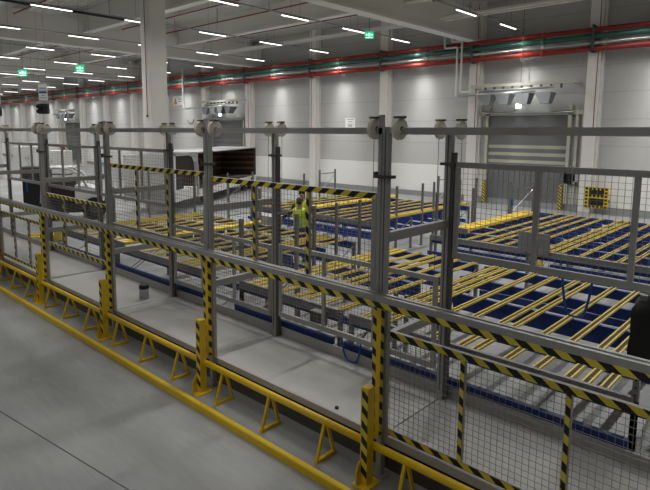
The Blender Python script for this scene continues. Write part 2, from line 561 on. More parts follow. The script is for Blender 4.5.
# ------------------------------------------------------------------ dock doors with air heaters
def dock_door(n, cx, first):
    x0, x1 = cx - 1.85, cx + 1.85
    y = WY - 0.1
    t = Thing('door_%d' % n, None, None, (cx, y, 0), kind='structure')
    m = MB(); w = MB()
    z = 0.28
    while z < 4.15:
        win = any(a <= z < b for a, b in ((1.55, 1.72), (1.95, 2.12), (2.3, 2.47), (2.65, 2.82)))
        (w if win else m).box(x0, x1, y - 0.03, y + 0.05, z, z + 0.155)
        m.box(x0, x1, y - 0.02, y + 0.05, z + 0.155, z + 0.175)
        z += 0.175
    t.part('door_leaf', m, 'door_grey' if first else 'door_dark')
    t.part('window_strip', w, 'door_window' if first else 'door_grey')
    for s in (-1, 1):
        gx = cx + s * 1.95
        t.part('guide_rail', MB().box(gx - 0.07, gx + 0.07, y - 0.14, y + 0.02, 0.28, 4.75), 'pale_rail')
    t.part('header', MB().box(x0 - 0.6, x1 + 0.9, y - 0.14, y + 0.02, 4.28, 4.46), 'pale_rail')
    t.part('shaft', MB().cyl((x0 - 0.3, y - 0.2, 4.4), (x1 + 0.3, y - 0.2, 4.4), 0.05, 10), 'galvanised')
    for s in (0.35, 0.62):
        t.part('service_rail', MB().box(x1 + s, x1 + s + 0.12, y - 0.1, y + 0.02, 0.28, 4.9 - s), 'pale_rail')
    t.part('threshold', MB().box(x0, x1, y - 0.02, y + 0.05, 0.0, 0.28), 'galvanised')


def heater(cx, lab):
    t = Thing('air_heater', lab, 'air heater', (cx, 25.0, 5.4), 'air heaters over the dock doors')
    x0, x1 = cx - 2.45, cx + 2.45
    t.part('support_beam', MB().box(x0, x1, 25.0, 25.14, 5.60, 5.74).box(x0 + 0.1, x0 + 0.22, 25.1, 25.85, 5.6, 5.72).box(x1 - 0.22, x1 - 0.1, 25.1, 25.85, 5.6, 5.72), 'pale_rail')
    for k in range(9):
        x = cx - 1.7 + k * 0.44
        t.part('bracket', MB().box(x - 0.03, x + 0.03, 25.0, 25.12, 5.42, 5.6), 'dark_steel')
    t.part('pipe', MB().cyl((x0 + 0.5, 24.95, 5.42), (x1 - 0.9, 24.95, 5.46), 0.055, 10), 'silver_pipe', smooth=True)
    t.part('pipe', MB().cyl((x0 - 0.6, 24.9, 5.24), (x1 - 1.7, 24.9, 5.3), 0.055, 10), 'silver_pipe', smooth=True)
    for k, dx in enumerate((-1.6, -0.72, 0.2, 1.15)):
        x = cx + dx
        h = MB()
        # hopper-shaped discharge hood leaning to one side
        a = [(x - 0.37, 24.75, 5.24), (x + 0.35, 24.75, 5.24), (x + 0.35, 25.4, 5.24), (x - 0.37, 25.4, 5.24)]
        b = [(x - 0.05, 24.6, 4.74), (x + 0.33, 24.6, 4.74), (x + 0.33, 25.0, 4.74), (x - 0.05, 25.0, 4.74)]
        h._add(a + b, [(0, 1, 2, 3), (7, 6, 5, 4), (0, 4, 5, 1), (1, 5, 6, 2), (2, 6, 7, 3), (3, 7, 4, 0)])
        t.part('hood', h, 'hood_grey')
    t.part('work_light', MB().box(cx - 0.1, cx + 0.12, 24.9, 24.98, 4.58, 4.78), 'work_glow', label='bright lit work light between the hoods')
    t.part('suspension_rod', MB().cyl((cx, 25.07, 5.74), (cx, 25.07, 9.75), 0.012, 6), 'dark_steel')


dock_door(1, -10.75, True); heater(-10.85, 'air heater with four grey hoods above the nearest dock door')
dock_door(2, -33.45, False); heater(-33.3, 'air heater with grey hoods above the dock door behind the truck')
dock_door(3, -60.6, False); heater(-60.6, 'air heater with grey hoods above the farthest dock door')

# white pipes stepping down from the girder to the heater
for n, (xa, xb, zs, zb) in enumerate([(-14.8, -14.1, 7.62, 5.24), (-14.42, -13.85, 7.9, 5.42)]):
    solo('drop_pipe', MB().tube([(xa, 25.0, 8.6), (xa, 25.0, zs + 0.05), (xa + 0.05, 25.0, zs), (xb - 0.05, 25.0, zs), (xb, 25.0, zs - 0.05), (xb, 25.0, zb + 0.05), (xb + 0.05, 25.0, zb), (-13.96 if n == 0 else -13.35, 25.0, zb)], 0.05, 8),
         'white_paint', ('left' if n == 0 else 'right') + ' white pipe stepping down from the girder to the heater', 'pipe', 'white drop pipes', smooth=True)
solo('drop_pipe', MB().tube([(-38.0, 24.9, 8.4), (-38.0, 24.9, 5.3), (-37.9, 24.9, 5.24), (-36.5, 24.9, 5.24)], 0.09, 8), 'white_paint',
     'white pipe dropping from the roof to the heater behind the truck', 'pipe', 'white drop pipes', smooth=True)

# wall fittings
t = Thing('hazard_board', 'wall board with black and yellow border around two dark vents', 'board', (-7.4, WY - 0.05, 0.25))
hy = WY - 0.5
t.part('border', MB().box(-7.87, -6.93, hy, hy + 0.03, 0.26, 1.16), 'guard_yellow')
for i in range(6):
    for j in range(6):
        if i in (0, 5) or j in (0, 3, 5):
            x, z = -7.855 + i * 0.157, 0.275 + j * 0.153
            t.part('black_patch', MB().box(x, x + 0.105, hy - 0.006, hy, z, z + 0.09), 'black_paint')
t.part('vent', MB().box(-7.70, -7.10, hy - 0.012, hy - 0.006, 0.82, 1.04), 'black_paint')
t.part('vent', MB().box(-7.70, -7.10, hy - 0.012, hy - 0.006, 0.38, 0.68), 'black_paint')
t.part('bracket', MB().box(-7.8, -7.7, hy + 0.03, WY, 0.5, 0.6).box(-7.1, -7.0, hy + 0.03, WY, 0.5, 0.6), 'dark_steel')
for k, x in enumerate((-8.98, -12.66)):
    solo('door_guard_post', MB().box(x - 0.07, x + 0.07, WY - 0.37, WY - 0.25, 0, 1.15), 'hazard_back',
         'black and yellow guard post %s of the nearest dock door' % ('right', 'left')[k], 'bollard', 'guard posts at the dock door', loc=(x, WY - 0.26, 0))
t = Thing('door_controller', 'grey door control box with a red light on the wall', 'control box', (-8.45, WY - 0.1, 1.25))
t.part('case', MB().box(-8.55, -8.2, WY - 0.2, WY - 0.03, 1.3, 1.85), 'box_grey', bevel=0.015)
t.part('motor', MB().box(-8.9, -8.6, WY - 0.24, WY - 0.03, 1.2, 1.75), 'black_paint')
t.part('signal_light', MB().ball((-8.32, WY - 0.21, 1.72), 0.05, n=8, m=6), 'ext_red')
t.part('bracket', MB().box(-8.7, -8.25, WY - 0.25, WY - 0.03, 1.15, 1.2), 'dark_steel')


def print_lines(t, x0, x1, zs, y, w=0.012):
    m = MB()
    for (a, b, z, h) in zs:
        m.box(x0 + a * (x1 - x0), x0 + b * (x1 - x0), y - 0.004, y, z, z + h)
    return m


t = Thing('notice_sheet', 'white printed notice on the back wall above the grey rail', 'notice', (-21.6, WY - 0.02, 3.75))
t.part('sheet', MB().box(-22.02, -21.25, WY - 0.012, WY, 3.72, 4.3), 'sign_white')
t.part('print', print_lines(t, -22.02, -21.25, [(.15, .85, 4.2, .035), (.3, .7, 4.06, .035), (.25, .75, 3.92, .03), (.3, .7, 3.8, .06)], WY - 0.012), 'print_grey')
for k, (x, z, lab) in enumerate([(-40.3, 5.9, 'white sign with orange triangle on the wall by the free standing column'), (-58.6, 6.0, 'white sign with orange triangle on the wall near the farthest door')]):
    t = Thing('warning_sign', lab, 'sign', (x, WY - 0.02, z))
    t.part('plate', MB().box(x - 0.75, x + 0.75, WY - 0.02, WY, z - 0.3, z + 0.45), 'sign_white')
    t.part('triangle', MB().prism([(x - 0.66, z - 0.22), (x - 0.08, z - 0.22), (x - 0.37, z + 0.32)], 1, WY - 0.03, WY - 0.02), 'warn_orange')
    t.part('print', print_lines(t, x, x + 0.7, [(.05, .95, z + 0.16, .06), (.05, .8, z - 0.02, .06)], WY - 0.02), 'print_grey')
solo('fire_extinguisher', MB().cyl((-62.9, WY - 0.35, 0.35), (-62.9, WY - 0.35, 1.35), 0.28, 12).cyl((-62.9, WY - 0.35, 1.35), (-62.9, WY - 0.35, 1.6), 0.12, 10), 'ext_red',
     'red fire extinguisher at the far back wall', 'extinguisher')
# small wall hook
solo('cable_loop', MB().tube([(-38.9, WY - 0.06, 4.35 - 0.0), (-38.7, WY - 0.06, 4.15), (-38.4, WY - 0.06, 4.1), (-38.1, WY - 0.06, 4.2), (-38.0, WY - 0.06, 4.4)], 0.03, 6), 'dark_steel', 'dark cable loop hanging on the back wall right of the column', 'cable')


# ------------------------------------------------------------------ yellow guard line on the floor
SP = 2.76
BX = [-3.055 - 2.742 * k for k in range(-2, 8)]
NEAR = ['out of the picture', 'just right of the picture', 'nearest', 'second', 'third', 'fourth', 'fifth', 'sixth', 'seventh', 'eighth']
BY = 3.98
for k, x in enumerate(BX):
    if k == 0:
        continue
    lab = ('yellow steel bollard with hazard patches, ' + (NEAR[k] + ' in the guard line' if k > 1 else 'beyond the nearest one at the right'))
    t = Thing('bollard', lab, 'bollard', (x, BY, 0), 'bollards along the guard line')
    p = t.part('post', MB().box(x - 0.045, x + 0.045, BY - 0.05, BY + 0.05, 0.012, 1.0), 'guard_yellow', bevel=0.006)
    t.part('hazard_tape', MB().box(x - 0.028, x + 0.042, BY - 0.053, BY - 0.05, 0.06, 0.97), 'hazard_back', p)
    t.part('base_plate', MB().box(x - 0.09, x + 0.09, BY - 0.12, BY + 0.12, 0, 0.015), 'guard_yellow')
    t.part('gusset', MB().prism([(BY - 0.115, 0.015), (BY - 0.05, 0.015), (BY - 0.05, 0.24), (BY - 0.075, 0.24), (BY - 0.115, 0.15)], 0, x - 0.045, x - 0.03), 'guard_yellow')
    for dx in (-0.07, 0.07):
        for dy in (-0.1, 0.1):
            t.part('anchor_bolt', MB().cyl((x + dx, BY + dy, 0.015), (x + dx, BY + dy, 0.028), 0.012, 6), 'bolt')
for k in range(1, len(BX) - 1):
    x1, x0 = BX[k] - 0.045, BX[k + 1] + 0.045
    nm = ('nearest' if k == 1 else ORD[k - 1])
    t = Thing('guard_rail', 'yellow tube guard rail on triangular feet, %s span counted from the right' % nm, 'guard rail', ((x0 + x1) / 2, BY, 0), 'guard rails along the platform')
    t.part('rail_tube', MB().cyl((x0, BY + 0.04, 0.405), (x1, BY + 0.04, 0.405), 0.038, 14), 'guard_yellow', smooth=True)
    for q in (0.145, 0.475, 0.80):
        x = x0 + (x1 - x0) * q
        m = MB()
        m.bar((x, BY + 0.02, 0.39), (x, BY - 0.09, 0.03), 0.030, 0.030)
        m.bar((x, BY + 0.06, 0.39), (x, BY + 0.17, 0.03), 0.030, 0.030)
        m.box(x - 0.02, x + 0.02, BY - 0.11, BY + 0.19, 0, 0.035)
        t.part('triangle_foot', m, 'guard_yellow')
t = Thing('floor_kerb', 'low yellow floor kerb in front of the guard rail', 'kerb', (-10, 3.69, 0))
t.part('kerb_bar', MB().prism([(3.66, 0), (3.73, 0), (3.73, 0.075), (3.72, 0.085), (3.67, 0.085), (3.66, 0.075)], 0, -24.5, 1.0), 'guard_yellow')
for k in range(34):
    x = 0.8 - k * 0.69
    t.part('fixing_bolt', MB().cyl((x, 3.695, 0.08), (x, 3.695, 0.09), 0.014, 8), 'bolt')

# ------------------------------------------------------------------ platforms
PX = [-3.055 - 2.795 * k for k in range(-1, 8)]     # front / rear gate post lines
FY, RY, DZ = 4.22, 5.34, 0.40
PLAB = ['nearest', 'second', 'third', 'fourth', 'fifth', 'sixth', 'seventh', 'eighth']
for k in range(len(PX) - 1):
    x1, x0 = PX[k] - 0.008, PX[k + 1] + 0.008
    t = Thing('loading_platform', 'pale steel loading platform behind the guard rail, %s bay from the right' % ORD[k], 'platform', ((x0 + x1) / 2, 4.8, 0), 'loading platforms')
    t.part('deck_plate', MB().box(x0, x1, FY + 0.03, RY + 0.05, DZ - 0.06, DZ), 'plate')
    t.part('edge_beam', MB().box(x0, x1, FY, FY + 0.03, DZ - 0.07, DZ + 0.005), 'grey_steel')
    t.part('rubber_seal', MB().box(x0, x1, FY + 0.05, FY + 0.09, 0.2, DZ - 0.06), 'rubber')
    t.part('plinth', MB().box(x0, x1, FY + 0.10, RY, 0, 0.2), 'skirting')
    t.part('kick_plate', MB().box(x0, x1, RY + 0.055, RY + 0.075, 0.3, 0.53), 'grey_steel')
    t.part('rear_plinth', MB().box(x0, x1, RY - 0.02, RY + 0.05, 0.2, DZ - 0.06), 'skirting')
solo('rubber_stop', MB().cyl((-3.74, 4.32, DZ), (-3.74, 4.32, DZ + 0.02), 0.022, 12), 'rubber', 'small black rubber stop on the nearest full platform edge', 'stop')
t = Thing('paint_can', 'black and white paint tin on the third platform', 'tin', (-8.92, 4.92, DZ))
t.part('can', MB().cyl((-8.92, 4.92, DZ), (-8.92, 4.92, DZ + 0.24), 0.085, 16), 'tin_label', smooth=True)
t.part('lid', MB().cyl((-8.92, 4.92, DZ + 0.18), (-8.92, 4.92, DZ + 0.25), 0.088, 16), 'black_paint', smooth=True)
t.part('handle', MB().tube([(-8.985, 4.92, DZ + 0.2), (-8.97, 4.9, DZ + 0.27), (-8.92, 4.89, DZ + 0.29), (-8.87, 4.9, DZ + 0.27), (-8.855, 4.92, DZ + 0.2)], 0.004, 6), 'dark_steel')


# ------------------------------------------------------------------ gate posts, rails, sliding gate panels
def pulley(t, x, y, z):
    p = t.part('pulley', MB().cyl((x - 0.024, y, z), (x + 0.024, y, z), 0.10, 24), 'pulley', smooth=True, bevel=0.006)
    t.part('pulley_hub', MB().cyl((x - 0.028, y, z), (x + 0.028, y, z), 0.024, 12), 'black_paint', p)
    t.part('pulley_bracket', MB().box(x - 0.05, x + 0.05, y - 0.03, y + 0.03, z + 0.095, z + 0.115), 'dark_steel', p)


for k, x in enumerate(PX):
    nm = PLAB[k - 1] + ' counted from the right' if k >= 1 else 'at the right end'
    pn = ORD[k - 1] + ' pair from the right' if k >= 1 else 'at the right end'
    # front post
    t = Thing('gate_post', 'grey steel front gate post with yellow sleeve, %s' % nm, 'post', (x, FY, 0), 'front gate posts')
    t.part('post_profile', MB().box(x - 0.03, x + 0.03, FY - 0.05, FY + 0.012, 0, 3.46), 'grey_steel', bevel=0.003)
    t.part('slot_groove', MB().box(x - 0.006, x + 0.006, FY - 0.052, FY - 0.05, 1.9, 3.44), 'dark_steel')
    t.part('guide_channel', MB().box(x - 0.085, x - 0.045, FY - 0.045, FY, 0.42, 3.57), 'grey_steel')
    t.part('guide_channel', MB().box(x + 0.045, x + 0.075, FY - 0.04, FY, 0.42, 1.75), 'grey_steel')
    t.part('base_plate', MB().box(x - 0.08, x + 0.08, FY - 0.09, FY + 0.02, 0, 0.012), 'grey_steel')
    s = t.part('sleeve', MB().box(x - 0.055, x + 0.04, FY - 0.11, FY - 0.052, 0.44, 1.77), 'guard_yellow', bevel=0.004)
    t.part('hazard_tape', MB().box(x - 0.053, x - 0.012, FY - 0.113, FY - 0.11, 0.46, 1.75).box(x + 0.04, x + 0.043, FY - 0.108, FY - 0.06, 0.46, 1.75), 'hazard_back', s)
    t.part('stop_clip', MB().box(x - 0.12, x + 0.07, FY - 0.07, FY + 0.03, 2.98, 3.01).box(x - 0.12, x - 0.09, FY - 0.07, FY + 0.03, 3.01, 3.04), 'dark_steel')
    pulley(t, x - 0.14, FY - 0.03, 3.44)
    pulley(t, x + 0.14, FY - 0.03, 3.44)
    # rear post
    t = Thing('gate_post', 'grey steel rear gate post, %s' % nm, 'post', (x, RY, 0), 'rear gate posts')
    t.part('post_profile', MB().box(x - 0.038, x + 0.038, RY - 0.035, RY + 0.035, 0.2, 3.46), 'grey_steel', bevel=0.003)
    t.part('slot_groove', MB().box(x - 0.007, x + 0.007, RY - 0.037, RY - 0.035, 0.5, 3.44), 'dark_steel')
    t.part('guide_channel', MB().box(x + 0.045, x + 0.08, RY - 0.03, RY + 0.03, 0.42, 3.2), 'dark_steel')
    t.part('stop_clip', MB().box(x - 0.08, x + 0.09, RY - 0.06, RY + 0.05, 3.06, 3.09), 'dark_steel')
    pulley(t, x - 0.125, RY, 3.44)
    pulley(t, x + 0.125, RY, 3.44)
    # side rails between the two posts
    for z, zn in ((1.41, 'lower'), (2.42, 'upper')):
        solo('side_rail', MB().box(x - 0.03, x + 0.03, FY + 0.02, RY - 0.04, z - 0.045, z + 0.045), 'grey_steel',
             '%s grey rail linking the front and rear post, %s' % (zn, pn), 'rail', 'rails between gate posts', loc=(x, 4.8, z))
    solo('side_rail', MB().box(x - 0.03, x + 0.03, FY + 0.015, RY - 0.04, 3.39, 3.45), 'grey_steel',
         'top grey rail linking the front and rear post, %s' % pn, 'rail', 'rails between gate posts', loc=(x, 4.8, 3.4))

for k in range(len(PX) - 1):
    x1, x0 = PX[k], PX[k + 1]
    t = Thing('hand_rail', 'grey rail with hazard tape at hand height, %s bay from the right' % ORD[k], 'rail', ((x0 + x1) / 2, FY - 0.08, 1.8), 'hand rails on the front posts')
    b = t.part('rail', MB().box(x0 + 0.003, x1 - 0.003, FY - 0.165, FY - 0.052, 1.80, 1.872), 'grey_steel')
    t.part('ledge', MB().box(x0 + 0.003, x1 - 0.003, FY - 0.165, FY - 0.13, 1.872, 1.884).box(x0 + 0.003, x1 - 0.003, FY - 0.09, FY - 0.055, 1.872, 1.884), 'galvanised', b)
    t.part('hazard_tape', MB().box(x0 + 0.003, x1 - 0.003, FY - 0.169, FY - 0.165, 1.770, 1.824), 'hazard_back', b)
    solo('top_beam', MB().box(x0 + 0.032, x1 - 0.032, FY - 0.045, FY + 0.01, 3.39, 3.452), 'grey_steel',
         'grey top beam between front gate posts, %s bay from the right' % ORD[k], 'beam', 'top beams of the gate line', loc=((x0 + x1) / 2, FY, 3.42))


def gate_panel(k, y, z0, z1, front, tape_top, tape_bot, stile_tape, hz):
    x1, x0 = (PX[k] - 0.145, PX[k + 1] - 0.075) if front else (PX[k] - 0.09, PX[k + 1] + 0.085)
    row = 'front' if front else 'rear'
    how = {True: 'raised', False: 'lowered'}[z0 > 1.6] if not (0.6 < z0 < 1.6) else 'half raised'
    t = Thing('mesh_gate', '%s wire mesh gate panel of the %s row, %s bay from the right' % (how, row, ORD[k]), 'gate', ((x0 + x1) / 2, y, z0), '%s sliding mesh gates' % row)
    m = 'grey_steel'
    w = 0.06
    r1 = t.part('top_rail', MB().box(x0, x1, y - 0.02, y + 0.02, z1 - w, z1), m)
    r2 = t.part('bottom_rail', MB().box(x0, x1, y - 0.02, y + 0.02, z0, z0 + w + 0.01), m)
    if tape_top:
        t.part('hazard_tape', MB().box(x0, x1, y - 0.025, y - 0.02, z1 - w, z1 - 0.002), hz, r1)
    if tape_bot:
        t.part('hazard_tape', MB().box(x0, x1, y - 0.025, y - 0.02, z0 + 0.01, z0 + w), hz, r2)
    n = 3
    for i in range(n + 1):
        xs = x0 + 0.025 + (x1 - x0 - 0.05) * i / n
        p = t.part('stile', MB().box(xs - 0.025, xs + 0.025, y - 0.018, y + 0.018, z0 + w, z1 - w), m)
        if stile_tape and 0 < i < n:
            t.part('hazard_tape', MB().box(xs - 0.018, xs + 0.018, y - 0.024, y - 0.018, z0 + w + 0.01, z1 - w), 'hazard_back', p)
    g = MB()
    pitch, r = 0.055, 0.0017
    nx = int((x1 - x0 - 0.06) / pitch)
    for i in range(nx + 1):
        xx = x0 + 0.03 + (x1 - x0 - 0.06) * i / nx
        g.box(xx - r, xx + r, y - r, y + r, z0 + w, z1 - w)
    nz = int((z1 - z0 - 2 * w) / pitch)
    for i in range(1, nz):
        zz = z0 + w + (z1 - z0 - 2 * w) * i / nz
        g.box(x0 + 0.03, x1 - 0.03, y - r - 0.004, y - r, zz - r, zz + r)
    t.part('wire_mesh', g, 'wire')
    # lifting cables to the pulleys
    for xx in (x0 + 0.055, x1 - 0.05):
        t.part('lifting_cable', MB().cyl((xx, y, z1), (xx, y, 3.34), 0.003, 5), 'dark_steel')


GF = FY + 0.0
gate_panel(0, FY + 0.03, 0.43, 1.50, True, True, True, True, 'hazard_back')
gate_panel(1, FY + 0.03, 1.79, 2.83, True, True, False, True, 'hazard_forward')
gate_panel(2, FY + 0.03, 1.83, 2.88, True, True, False, True, 'hazard_forward')
gate_panel(3, FY + 0.03, 1.12, 2.18, True, True, True, True, 'hazard_back')
gate_panel(4, FY + 0.03, 0.46, 1.53, True, True, True, True, 'hazard_back')
gate_panel(5, FY + 0.03, 0.46, 1.53, True, True, True, True, 'hazard_back')
gate_panel(6, FY + 0.03, 0.46, 1.53, True, True, True, True, 'hazard_back')
for k, (a, b) in enumerate([(2.05, 3.10), (0.72, 1.80), (0.68, 1.76), (2.04, 3.09), (2.04, 3.09), (2.04, 3.09)]):
    gate_panel(k, RY + 0.0, a, b, False, False, False, False, None)

# ------------------------------------------------------------------ roller track racks
TRACK = {}


def track_proto(length, w, bright):
    key = (length, w, bright)
    if key in TRACK:
        return TRACK[key]
    h = w / 2
    f = 0.017
    a = MB().box(-h, -h + f, 0, length, -0.02, 0.008).box(h - f, h, 0, length, -0.02, 0.008).box(-h + f, h - f, 0.0, length, -0.026, -0.02)
    me1 = a.build('roller_track', 'track_yellow')
    # bed of close-set rollers as one corrugated strip
    b = MB()
    n = int(length / 0.075) * 4
    vs = []
    for i in range(n + 1):
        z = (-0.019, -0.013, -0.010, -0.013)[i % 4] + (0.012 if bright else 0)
        vs += [(-h + f, length * i / n, z), (h - f, length * i / n, z)]
    b._add(vs, [(2 * i, 2 * i + 1, 2 * i + 3, 2 * i + 2) for i in range(n)])
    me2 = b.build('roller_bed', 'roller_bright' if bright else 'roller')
    TRACK[key] = (me1.data, me2.data)
    for o in (me1, me2):
        bpy.data.objects.remove(o)
    return TRACK[key]


def upright(t, x, y, z1, w=0.055):
    m = MB().box(x - w / 2, x + w / 2, y - w / 2, y + w / 2, 0, z1)
    p = t.part('upright', m, 'perforated_grey')
    t.part('foot_plate', MB().box(x - 0.06, x + 0.06, y - 0.05, y + 0.05, 0, 0.01), 'rack_grey', p)


def rack(lab, xa, xb, ya, yb, xs, wide=(), beams=5, grey_front=True, tall=()):
    """roller track rack: uprights, blue beams across, yellow tracks running away from the gates"""
    t = Thing('roller_rack', lab, 'roller rack', ((xa + xb) / 2, ya, 0), 'roller track racks')
    L = yb - ya
    for i in range(4):
        y = ya + 0.06 + (L - 0.12) * i / 3
        for x in (xa, xb):
            upright(t, x, y, 0.93)
    for x, y, z in tall:
        upright(t, x, y, z)
    if grey_front:
        t.part('front_beam', MB().box(xa, xb, ya, ya + 0.05, 0.85, 0.975), 'rack_grey')
    for i in range(beams):
        y = ya + 0.08 + (L - 0.16) * i / (beams - 1)
        t.part('cross_beam', MB().box(xa, xb, y, y + 0.05, 0.77, 0.925).box(xa, xb, y - 0.006, y, 0.775, 0.79).box(xa, xb, y - 0.006, y, 0.905, 0.92), 'rack_blue')
    for i in range(beams):
        y = ya - 0.10 + (L - 0.2) * i / (beams - 1)
        t.part('lower_beam', MB().box(xa, xb, y, y + 0.05, 0.40 if i else 0.505, 0.52 if i else 0.60), 'rack_blue')
    for x, y0, y1 in [(xa, ya + 0.06, ya + L / 3), (xb, ya + 0.06, ya + L / 3), (xa, yb - L / 3, yb - 0.06), (xb, yb - L / 3, yb - 0.06)]:
        t.part('diagonal_brace', MB().bar((x, y0, 0.15), (x, y1, 0.85), 0.03, 0.012), 'rack_grey')
    k = 0
    for x in xs:
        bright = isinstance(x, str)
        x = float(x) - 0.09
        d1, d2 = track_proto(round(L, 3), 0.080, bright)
        o = bpy.data.objects.new('roller_track', d1); col.objects.link(o); o.parent = t.o
        o.location = (x - t.loc[0], 0, 0.952)
        for nm, dd in (('roller_bed', d2),):
            c = bpy.data.objects.new(nm, dd); col.objects.link(c); c.parent = o
    for x, y0, y1, w in wide:
        m = MB().box(x - w / 2, x + w / 2, y0, y1, 0.99, 1.06)
        p = t.part('roller_lane', m, 'track_yellow', label='broad yellow roller lane')
        z = MB()
        y = y0 + 0.08
        s = 1
        while y < y1 - 0.15:
            z.bar((x - s * w * 0.42, y, 1.065), (x + s * w * 0.42, y + 0.16, 1.065), 0.02, 0.012)
            s = -s
            y += 0.16
        t.part('lattice', z, 'guard_yellow', p)
        t.part('lane_end', MB().box(x - w / 2 - 0.02, x + w / 2 + 0.02, y0 - 0.03, y0, 0.93, 1.07), 'rack_grey', p)
    return t


def seq(a, b, n):
    return [a + (b - a) * i / (n - 1) for i in range(n)]


AY0, AY1 = 5.56, 9.65
rack('roller rack nearest on the right, six tracks packed at each end', -4.62, -1.17, AY0, AY1,
     [-4.35, -4.18, -4.01] + [-3.62, -3.28, -2.91, -2.73, -2.35, -2.02] + [-1.70, -1.53, -1.36], tall=[(-1.17, 5.62, 1.95), (-1.17, 6.6, 1.4)])
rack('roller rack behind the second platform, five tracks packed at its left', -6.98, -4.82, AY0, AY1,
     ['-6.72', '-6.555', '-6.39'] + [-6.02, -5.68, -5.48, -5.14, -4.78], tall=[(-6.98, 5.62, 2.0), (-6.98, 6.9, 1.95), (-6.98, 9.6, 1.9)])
rack('roller rack behind the third platform with a broad yellow lane at its left', -11.25, -7.85, AY0, AY1,
     [-10.55, -10.15, -9.7, -9.3] + [-8.8, -8.6, -8.4] + [-8.05], wide=[(-11.0, AY0, AY1, 0.28)],
     tall=[(-7.78, 8.2, 1.9), (-7.78, 8.9, 1.9), (-7.78, 9.7, 1.9), (-11.25, 9.7, 1.9)])
rack('roller rack farthest left beside the grey vehicle', -14.15, -11.4, AY0, AY1,
     [-14.0, -13.8, -13.6] + [-13.2, -12.75, -12.3, -11.8], tall=[(-14.15, 7.0, 1.9), (-14.15, 9.6, 1.9)])
BY0, BY1 = 11.45, 17.6
rack('second row roller rack near the roller door, six tracks packed at its left', -4.45, -1.0, BY0, BY1,
     [-4.28, -4.11, -3.94] + [-3.52, -3.16, -2.82, -2.62, -2.25, -1.9] + [-1.55, -1.38, -1.21], beams=7)
rack('second row roller rack with a broad latticed yellow lane at its left', -7.0, -4.62, BY0, BY1,
     [-6.05, -5.68, -5.46, -5.12, -4.76], wide=[(-6.70, 12.35, 16.6, 0.4)], beams=7,
     tall=[(-7.35, 12.3, 1.9), (-7.3, 14.15, 1.9), (-7.3, 16.5, 1.9)])
rack('second row roller rack right behind the two workers', -11.6, -9.05, 11.9, 17.3,
     [-11.4, -10.95, -10.5, -10.05, -9.6], wide=[(-9.12, 11.9, 17.3, 0.12)], beams=7,
     tall=[(-9.08, 13.0, 1.9), (-9.08, 14.35, 1.9), (-9.08, 15.0, 1.9), (-8.95, 16.4, 1.9), (-8.95, 17.5, 1.9)])
rack('second row roller rack farthest left with a broad yellow lane', -14.3, -11.7, 11.9, 17.3,
     [-14.1, -13.65, -13.2, -12.75], wide=[(-12.1, 11.9, 17.3, 0.3)], beams=7,
     tall=[(-14.3, 12.0, 1.9), (-14.3, 14.5, 1.9)])


# free upright frames near the back wall
def frame(lab, x, y0, y1, z1, blue=False):
    t = Thing('rack_frame', lab, 'rack frame', (x, y0, 0), 'open upright frames')
    upright(t, x, y0, z1); upright(t, x, y1, z1)
    t.part('rung', MB().bar((x, y0, z1 - 0.15), (x, y1, z1 - 0.15), 0.03, 0.03), 'rack_grey')
    t.part('diagonal_brace', MB().bar((x, y0, z1 - 0.9), (x, y1, z1 - 0.2), 0.03, 0.015), 'galvanised')
    t.part('rung', MB().bar((x, y0, 0.3), (x, y1, 0.3), 0.03, 0.03), 'rack_grey')
    if blue:
        t.part('clip', MB().box(x - 0.06, x + 0.06, y0 - 0.06, y0 + 0.06, z1 - 0.62, z1 - 0.42), 'blue_hose', label='bright blue clip')


frame('grey upright frame by the wall left of the tall gate post', -15.28, 16.4, 17.35, 1.9)
frame('grey upright frame with a bright blue clip before the roller door', -7.85, 17.9, 19.7, 1.66, True)
frame('grey upright frame standing left of the roller door', -10.3, 17.3, 18.3, 1.9)
frame('grey upright frame in front of the open truck', -16.4, 12.6, 13.8, 1.9)
frame('grey upright frame beside the free standing column', -18.6, 10.6, 11.6, 2.0)

# grey plates and boxes on the rack fronts
solo('cover_plate', MB().box(-4.80, -4.14, BY0 - 0.08, BY0 - 0.05, 0.92, 1.36), 'rack_grey', 'plain grey plate on the front of the second row rack', 'plate', loc=(-4.6, BY0, 0.92))
t = Thing('junction_box', 'grey junction box on the front beam of the rack', 'junction box', (-5.05, AY0 - 0.1, 0.8))
t.part('case', MB().box(-5.2, -4.98, AY0 - 0.16, AY0 - 0.02, 0.72, 0.93), 'rack_grey', bevel=0.01)
t.part('lid', MB().box(-5.19, -4.99, AY0 - 0.17, AY0 - 0.16, 0.73, 0.92), 'dark_steel')


def hose(lab, p, q, drop):
    p, q = Vector(p), Vector(q)
    pts = []
    for i in range(17):
        s = i / 16
        c = p.lerp(q, s)
        c.z -= drop * (1 - (2 * s - 1) ** 4)
        pts.append(c)
    solo('air_hose', MB().tube(pts, 0.012, 8), 'blue_hose', lab, 'hose', 'looped blue hoses', smooth=True)


hose('blue air hose looped below the rack behind the nearest platform', (-4.58, 5.37, 0.72), (-4.25, 5.37, 0.72), 0.31)
hose('blue air hose looped above the tracks at the right', (-1.82, 5.39, 2.06), (-1.55, 5.39, 2.06), 0.38)
solo('photo_sensor', MB().box(-4.45, -4.25, BY0 - 0.11, BY0 - 0.05, 0.70, 0.78), 'guard_yellow', 'small yellow sensor on the second row rack front', 'sensor', bevel=0.01)

